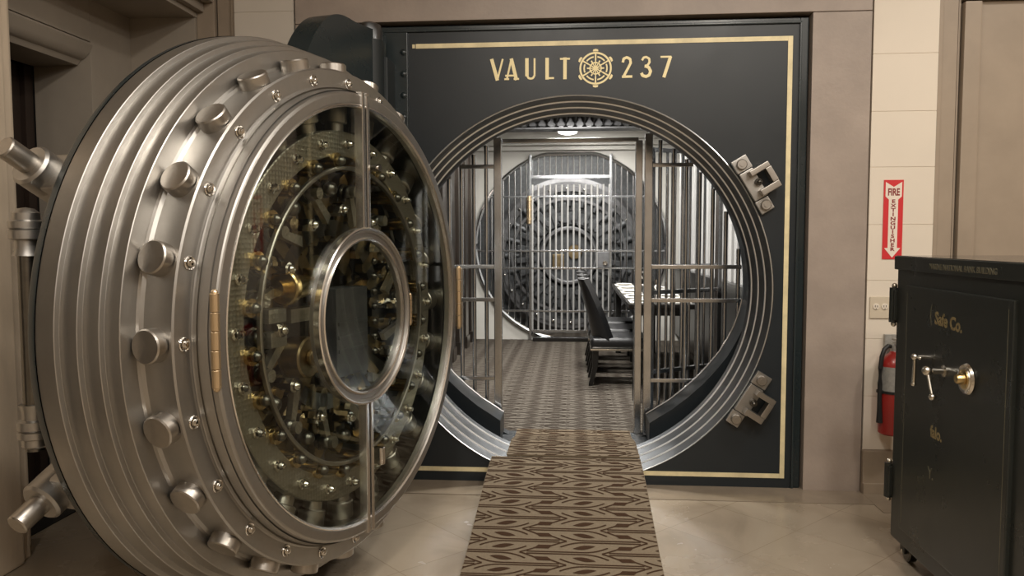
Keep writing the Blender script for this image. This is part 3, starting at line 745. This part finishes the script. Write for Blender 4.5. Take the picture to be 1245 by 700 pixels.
mb = MB(); mb.ball((.90, 0, .125), .022); rear_copies('rivet', mb, M['chrome'], 24, .03)
m = MB(); m.box((-.22, -.18, .05), (-.06, .02, .10), RA, bev=.01); m.cyl((.08, .05, .05), (.08, .05, .10), .10, T=RA, segs=28, bev=.01); obj('lock_case', m, M['bronze'], rd)
m = MB(); m.box((-1.5, 6.36, 0), (1.5, 6.45, 2.7)); m.box((-1.5, 5.63, 0), (-1.30, 6.36, 2.7)); m.box((1.30, 5.63, 0), (1.5, 6.36, 2.7)); m.box((-1.5, 5.63, 2.6), (1.5, 6.45, 2.7)); struct('wall_beyond', m, M['reardark'])

# ------------------------------------------------------------------ vault ceiling fittings
cl = thing('ceiling_lamp', 'glowing white round lamp on the vault ceiling before the far gate', 'lamp', (-.085, 4.75, CEIL))
m = MB(); m.lathe([(0, CEIL), (.13, CEIL), (.13, CEIL - .09), (.12, CEIL - .10), (.115, CEIL - .10), (.115, CEIL - .02), (0, CEIL - .02)], Matrix.Translation((-.085, 4.75, 0)), 40); obj('housing', m, M['reardoor'], cl)
m = MB(); m.lathe([(.113, CEIL - .092), (.10, CEIL - .118), (.05, CEIL - .132), (0, CEIL - .135)], Matrix.Translation((-.085, 4.75, 0)), 36); obj('diffuser', m, M['lamp'], cl)
bm_ = thing('bracket_beam', 'dark beam with a row of flared brackets under the vault ceiling', 'beam', (0, 4.2, CEIL))
m = MB(); m.box((-1.29, 4.22, 2.60), (1.29, 4.34, CEIL), bev=.005); m.box((-1.29, 4.12, 2.555), (1.29, 4.34, 2.575), bev=.004); obj('beam_board', m, M['reardoor'], bm_)
for k in range(13):
    x = -.60 + k * .10; m = MB()
    m.lathe([(0, 2.575), (.028, 2.575), (.026, 2.585), (.008, 2.60), (.010, 2.625), (.030, 2.65), (.038, 2.68), (.040, CEIL), (0, CEIL)], Matrix.Translation((x, 4.165, 0)), 16)
    obj('flared_bracket', m, M['ebony'], bm_)

# ------------------------------------------------------------------ dining furniture in the vault
def make_chair(label):
    t = thing('dining_chair', label, 'chair', (0, 0, 0), 0, 'black leather dining chairs at the vault table')
    m = MB(); m.box((-.235, -.245, .325), (.27, .245, .425), bev=.035); obj('seat', m, M['leather'], t, local=True, angle=60)
    m = MB(); rows = []
    for k in range(11):                               # barrel back: wings sweep forward at the sides
        u = k / 10; xb = -.215 - .135 * u ** 1.2; z = .36 + .57 * u; wr = .10 * (1 - u) ** .8 + .05; hw = .245 - .015 * u
        ring = []
        for h_ in range(13):
            q = -1 + h_ / 6; ring.append((xb + wr * (1 - math.cos(q * PI / 2)), hw * math.sin(q * PI / 2) * (1 if abs(q) < 1 else 1), z))
        for h_ in range(12, -1, -1):
            q = -1 + h_ / 6; ring.append((xb + .055 + wr * (1 - math.cos(q * PI / 2)) * .93, (hw - .045) * math.sin(q * PI / 2), z + (.012 if k == 10 else 0)))
        rows.append([m.v(p) for p in ring])
    n = len(rows[0])
    for A, B in zip(rows, rows[1:]):
        for a in range(n): m.face([A[a], A[(a+1) % n], B[(a+1) % n], B[a]])
    for Rw in (rows[0], rows[-1]):
        for a in range(12): m.face([Rw[a], Rw[a+1], Rw[n-2-a], Rw[n-1-a]])
    obj('backrest', m, M['leather'], t, local=True, angle=55)
    m = MB(); m.box((-.238, -.248, .312), (.273, .248, .330), bev=.004); obj('nail_trim', m, M['nickel'], t, local=True)
    for sx in (-1, 1):
        for sy in (-1, 1):
            m = MB(); x0 = -.19 if sx < 0 else .22; x1 = x0 - .045 if sx < 0 else x0 + .01; y0 = sy * .205
            top, bot = .026, .017
            A = [m.v((x0 + a * top, y0 + b * top, .315)) for a, b in ((-1,-1),(1,-1),(1,1),(-1,1))]
            Mi = [m.v(((x0 * .6 + x1 * .4) + .012 + a * .022, y0 + b * .022, .16)) for a, b in ((-1,-1),(1,-1),(1,1),(-1,1))]
            B = [m.v((x1 + a * bot, y0 + b * bot, 0)) for a, b in ((-1,-1),(1,-1),(1,1),(-1,1))]
            for P, Q in ((A, Mi), (Mi, B)):
                for a in range(4): m.face([P[a], P[(a+1) % 4], Q[(a+1) % 4], Q[a]])
            m.face(A); m.face(B); obj('leg', m, M['ebony'], t, local=True)
    return t
ch = make_chair('black leather dining chair nearest the gate, drawn up to the vault table')
ch.location = (0.375, 2.64, VF)
dup(ch, (0.370, 3.32, VF), 'middle black leather dining chair in the row along the vault table')
dup(ch, (0.365, 4.00, VF), 'black leather dining chair deepest in the vault, last in its row before the far gate')
tb = thing('dining_table', 'long black dining table laid with place settings in the vault', 'table', (.68, 3.05, VF))
m = MB(); m.box((.42, 1.75, VF + .735), (.94, 4.5, VF + .775), bev=.008); obj('tabletop', m, M['tabletop'], tb)
m = MB(); m.box((.46, 1.79, VF + .68), (.90, 4.46, VF + .735), bev=.004); obj('apron', m, M['ebony'], tb)
for x in (.49, .87):
    for y in (1.83, 4.42):
        m = MB(); m.box((x - .03, y - .03, VF), (x + .03, y + .03, VF + .70), bev=.006); obj('leg', m, M['ebony'], tb)
TZ = VF + .775
def where(i): return ['nearest the front gate', 'second from the front gate', 'third from the front gate', 'fourth from the front gate', 'nearest the far gate'][i]
pm0 = pl0 = None
for side, x, sd in ((0, .535, 'aisle side'), (1, .825, 'wall side')):
    for i in range(5):
        y = 2.0 + i * .54
        lab = 'pale place mat on the table\'s %s, %s' % (sd, where(i))
        if pm0 is None:
            m = MB(); m.box((-.095, -.16, 0), (.095, .16, .004), bev=.001); pm0 = obj('place_mat', m, M['linen'])
            m = MB(); m.lathe([(0, .0), (.05, .0), (.055, .004), (.085, .012), (.086, .015), (.055, .008), (0, .007)], I4, 28); pl0 = obj('plate', m, M['white']); p, q = pm0, pl0
        else: p, q = cp(pm0), cp(pl0)
        p.location = (x, y, TZ); q.location = (x, y, TZ + .004)
        tag(p, lab, 'place mat', 'place mats on the vault table'); tag(q, 'white plate on the table\'s %s, %s' % (sd, where(i)), 'plate', 'plates on the vault table')
g0 = None
for k, (y, z) in enumerate(((2.2, 0), (3.0, 0), (3.8, 0))):
    if g0 is None:
        m = MB(); m.lathe([(0, 0), (.03, 0), (.03, .004), (.006, .01), (.006, .07), (.03, .10), (.036, .14), (.032, .17), (.030, .17), (.034, .14), (.028, .102), (0, .08)], I4, 20); g0 = obj('goblet', m, M['chrome']); o = g0
    else: o = cp(g0)
    o.location = (.68, y, TZ)
    tag(o, 'bright stemmed goblet on the vault table, %s' % ['closest to the gate', 'at the middle of the table', 'nearest the far gate'][k], 'goblet', 'goblets on the vault table')

# ------------------------------------------------------------------ old safe by the wall, its door facing the door of the vault
SX, SY0, SY1 = 1.38, -2.02, -.895
sf = thing('safe', 'tall green-black antique safe on casters with worn gilt lettering', 'safe', (SX + .35, (SY0 + SY1) / 2, 0))
m = MB(); m.box((SX, SY0, .09), (SX + .72, SY1, 1.312), bev=.012); m.box((SX - .012, SY0, 1.255), (SX + .72, SY1 + .004, 1.312), bev=.005)
obj('body', m, M['safe'], sf)
m = MB(); m.box((SX - .006, SY0 + .006, 1.311), (SX + .714, SY1 - .004, 1.3145), bev=.001); obj('top_panel', m, M['safe_top'], sf)
m = MB(); m.box((SX - .016, -1.825, .17), (SX + .01, -1.02, 1.195), bev=.006); dr = obj('safe_door', m, M['safe'], sf)
m = MB()
for a in ((SX - .004, -1.80, .2), (SX - .004, -1.80, 1.165)): m.box(a, (SX - .0145, -1.04, a[2] + .002))
m.box((SX - .004, -1.80, .2), (SX - .0165, -1.797, 1.165)); m.box((SX - .004, -1.045, .2), (SX - .0165, -1.042, 1.165))
obj('panel_line', m, M['safegilt'], dr)
SFACE = Matrix(((0, 0, -1, SX), (-1, 0, 0, 0), (0, 1, 0, 0), (0, 0, 0, 1)))           # local x -> -y, y -> z, z -> -x
def sface(y, z, d=.016): return Matrix.Translation((-d, y, z)) @ SFACE
obj('gilt_lettering', text_mesh('Safe Co.', .066, sface(-1.40, 1.06) @ Matrix.Rotation(R(-3), 4, 'Z'), .0006, .95, bold=.002), M['safegold'], dr, fix=False).name = 'gilt_lettering'
obj('gilt_lettering', text_mesh('(', .09, sface(-1.262, 1.075), .0006, .8), M['safegilt'], dr, fix=False)
obj('gilt_lettering', text_mesh('falo.', .062, sface(-1.335, .630), .0006, .9, bold=.002), M['safegold'], dr, fix=False)
obj('gilt_lettering', text_mesh('Y.', .062, sface(-1.300, .465), .0006, .9, bold=.001), M['safegilt'], dr, fix=False)
obj('gilt_lettering', text_mesh('MARINE NATIONAL BANK BUILDING', .030, sface(-1.47, 1.270, .0125), .0006, .98, bold=.0005), M['safegilt'], sf, fix=False)
# dial, handles
m = MB(); m.lathe([(0, 0), (.052, 0), (.055, .006), (.050, .014), (.040, .012), (.038, .016), (0, .016)], sface(-1.561, .900), 40); dl = obj('dial', m, M['nickel'], dr)
m = MB(); m.lathe([(0, .014), (.036, .014), (.034, .018), (.020, .019), (.018, .036), (.014, .042), (0, .043)], sface(-1.561, .900), 32); obj('dial_knob', m, M['brass'], dl)
T = sface(-1.395, .900)
m = MB(); m.cyl((0, 0, 0), (0, 0, .06), .012, T=T, bev=.002); m.lathe([(0, .0), (.022, .0), (.022, .008), (.012, .012), (.012, .02)], T, 24); m.ball((0, 0, .065), .019, T=T)
m.cyl((0, 0, .065), (.045, -.085, .065), .006, T=T); m.ball((.047, -.088, .065), .013, T=T); obj('lever_handle', m, M['nickel'], dr)
T = sface(-1.215, .925)
m = MB(); m.cyl((0, 0, 0), (0, 0, .035), .009, T=T); m.ball((0, 0, .035), .014, T=T); m.cyl((0, 0, .035), (-.004, -.105, .035), .0065, .008, T=T); m.ball((-.005, -.108, .035), .010, T=T); m.cyl((0, 0, .035), (.045, .002, .035), .004, T=T); m.ball((.047, .002, .035), .007, T=T)
obj('pull_handle', m, M['nickel'], dr)
for z in (.33, 1.10):
    m = MB(); m.cyl((SX + .0, SY1 + .022, z - .075), (SX + .0, SY1 + .022, z + .075), .020, segs=18); m.box((SX - .012, SY1 - .01, z - .065), (SX + .03, SY1 + .02, z + .065), bev=.004); hg = obj('hinge', m, M['safe_edge'], sf)
    for e in (.083, -.083):
        m = MB(); m.ball((SX, SY1 + .022, z + e), .012); obj('hinge_finial', m, M['nickel'], hg)
for x in (SX + .06, SX + .66):
    for y in (SY1 - .07, SY0 + .07):
        m = MB(); m.cyl((x - .02, y, .045), (x + .02, y, .045), .042, segs=28, bev=.006); ca = obj('caster', m, M['darksteel'], sf)
        m = MB(); m.box((x - .034, y - .022, .04), (x - .022, y + .022, .092), bev=.003); m.box((x + .022, y - .022, .04), (x + .034, y + .022, .092), bev=.003); m.box((x - .034, y - .03, .084), (x + .034, y + .03, .095), bev=.002); obj('caster_fork', m, M['safe_edge'], ca)
        m = MB(); m.cyl((x - .036, y, .045), (x + .036, y, .045), .011); obj('axle', m, M['nickel'], ca)

# ------------------------------------------------------------------ on the cream pier: sign, outlet, extinguisher
sg = thing('fire_extinguisher_sign', 'red and white arrow sign lettered FIRE EXTINGUISHER on the cream pier', 'sign', (1.696, -.022, 1.273))
SXc, sz0, sz1 = 1.696, 1.274, 1.697
m = MB(); m.box((SXc - .051, -.024, sz0), (SXc + .051, -.0205, sz1), bev=.001); obj('sign_plate', m, M['signred'], sg)
SHt = sz1 - sz0; T = front(SXc, -.024, sz0)
m = MB()
m.prism([(0, .008), (.042, .060), (.024, .060), (.024, .318), (.042, .335), (.042, .412), (.0, .385), (-.042, .412), (-.042, .335), (-.024, .318), (-.024, .060), (-.042, .060)], .0008, T)
obj('sign_arrow', m, M['signwhite'], sg)
obj('sign_lettering', text_mesh('FIRE', .052, front(SXc, -.0248, sz0 + .341), .0005, .66, bold=.0018), M['maroon'], sg, fix=False)
for k, c in enumerate('EXTINGUISHER'):
    pass
mb = MB()
tmp = bpy.data.meshes.new('tmp')
for k, c in enumerate('EXTINGUISHER'):
    t_ = text_mesh(c, .0265, front(SXc, -.0248, sz0 + .300 - .0232 * k), .0005, 1.35, bold=.0010); t_.b.to_mesh(tmp); mb.b.from_mesh(tmp); t_.b.free()
bpy.data.meshes.remove(tmp)
obj('sign_lettering', mb, M['maroon'], sg, fix=False)
ot = thing('outlet_plate', 'cream wall plate with three round sockets beside the old safe', 'outlet', (1.66, -.022, .955))
m = MB(); m.box((1.588, -.028, .955), (1.742, -.0205, 1.072), bev=.003); obj('cover_plate', m, M['ivory'], ot)
for x in (1.62, 1.665, 1.71):
    m = MB(); m.lathe([(0, 0), (.017, 0), (.017, .004), (0, .005)], front(x, -.028, 1.02), 24); so = obj('socket', m, M['cream'], ot)
    m = MB()
    for dx in (-.006, .006): m.box((x + dx - .0015, -.0338, 1.016), (x + dx + .0015, -.0328, 1.026))
    m.box((x - .002, -.0338, 1.006), (x + .002, -.0328, 1.010)); obj('slot', m, M['rubber'], so)
ex = thing('fire_extinguisher', 'red fire extinguisher with black hose hung on the cream pier behind the safe', 'fire extinguisher', (1.70, -.10, .34))
T = Matrix.Translation((1.695, -.105, 0))
m = MB(); m.lathe([(0, .345), (.066, .345), (.074, .352), (.075, .37), (.075, .70), (.072, .73), (.056, .76), (.030, .778), (.024, .79), (0, .79)], T, 40); cy = obj('cylinder', m, M['red'], ex)
m = MB(); m.lathe([(.0756, .575), (.0758, .577), (.0758, .708), (.0756, .71)], T, 40); obj('label', m, M['silver'], cy)
m = MB(); m.lathe([(0, .785), (.024, .785), (.024, .815), (.018, .83), (0, .83)], T, 20); m.box((1.685, -.20, .822), (1.705, -.09, .836), bev=.003); m.box((1.685, -.19, .845), (1.705, -.08, .857), bev=.003); m.box((1.672, -.125, .80), (1.718, -.085, .826), bev=.004)
obj('valve', m, M['silver'], ex)
m = MB(); m.tube([(1.68, -.105, .812), (1.655, -.115, .818), (1.632, -.125, .80), (1.618, -.13, .76), (1.612, -.132, .70), (1.611, -.132, .62), (1.613, -.13, .54), (1.616, -.128, .47)], [.011, .0115, .0115, .0115, .0115, .0115, .0115, .014], 12); m.cyl((1.616, -.128, .47), (1.618, -.127, .41), .014, .018); obj('hose', m, M['rubber'], ex)
m = MB(); m.lathe([(.0775, .568), (.0785, .568), (.0785, .582), (.0775, .582)], T, 40, closed=True); m.box((1.605, -.14, .566), (1.63, -.10, .584), bev=.003); obj('strap', m, M['rubber'], ex)
m = MB(); m.box((1.665, -.045, .60), (1.725, -.0205, .87), bev=.003); m.box((1.68, -.09, .80), (1.71, -.03, .815), bev=.003); obj('wall_bracket', m, M['silver'], ex)

# ------------------------------------------------------------------ lights
def area(name, loc, size, power, col, rot=(0, 0, 0), shape='DISK', sy=None):
    l = bpy.data.lights.new(name, 'AREA'); l.shape = shape; l.size = size; l.energy = power; l.color = col
    if sy: l.size_y = sy
    o = bpy.data.objects.new(name, l); C.objects.link(o); o.location = loc; o.rotation_euler = rot; return o
WARM = (1, .925, .83); COOL = (1, .97, .92)
for x, y, p in ((-.3, -3.2, 38), (1.3, -3.0, 42), (-.3, -5.6, 36), (1.3, -5.6, 36), (2.9, -1.7, 36), (2.9, -4.2, 36)):
    area('lobby_lamp', (x, y, 3.66), .30, p, WARM)
area('lobby_soft_fill', (1.0, -4.0, 3.6), 4.0, 60, WARM, shape='RECTANGLE', sy=5)  # broad soft fill added under the ceiling, not a visible fixture
for y, p in ((1.5, 75), (3.0, 80), (4.5, 60)):
    area('vault_lamp', (0, y, CEIL - .02), .5, p, COOL)
area('rear_lamp', (-.08, 5.80, 2.57), 1.4, 16, COOL, shape='RECTANGLE', sy=.2)

w = bpy.data.worlds.new('world'); bpy.context.scene.world = w; w.use_nodes = True
w.node_tree.nodes['Background'].inputs[0].default_value = (.9, .85, .78, 1); w.node_tree.nodes['Background'].inputs[1].default_value = .05
sc = bpy.context.scene
sc.view_settings.view_transform = 'Standard'; sc.view_settings.look = 'None'; sc.view_settings.gamma = 1; sc.view_settings.exposure = .12
sc.view_settings.use_curve_mapping = False
sc.cycles.caustics_reflective = False; sc.cycles.caustics_refractive = False
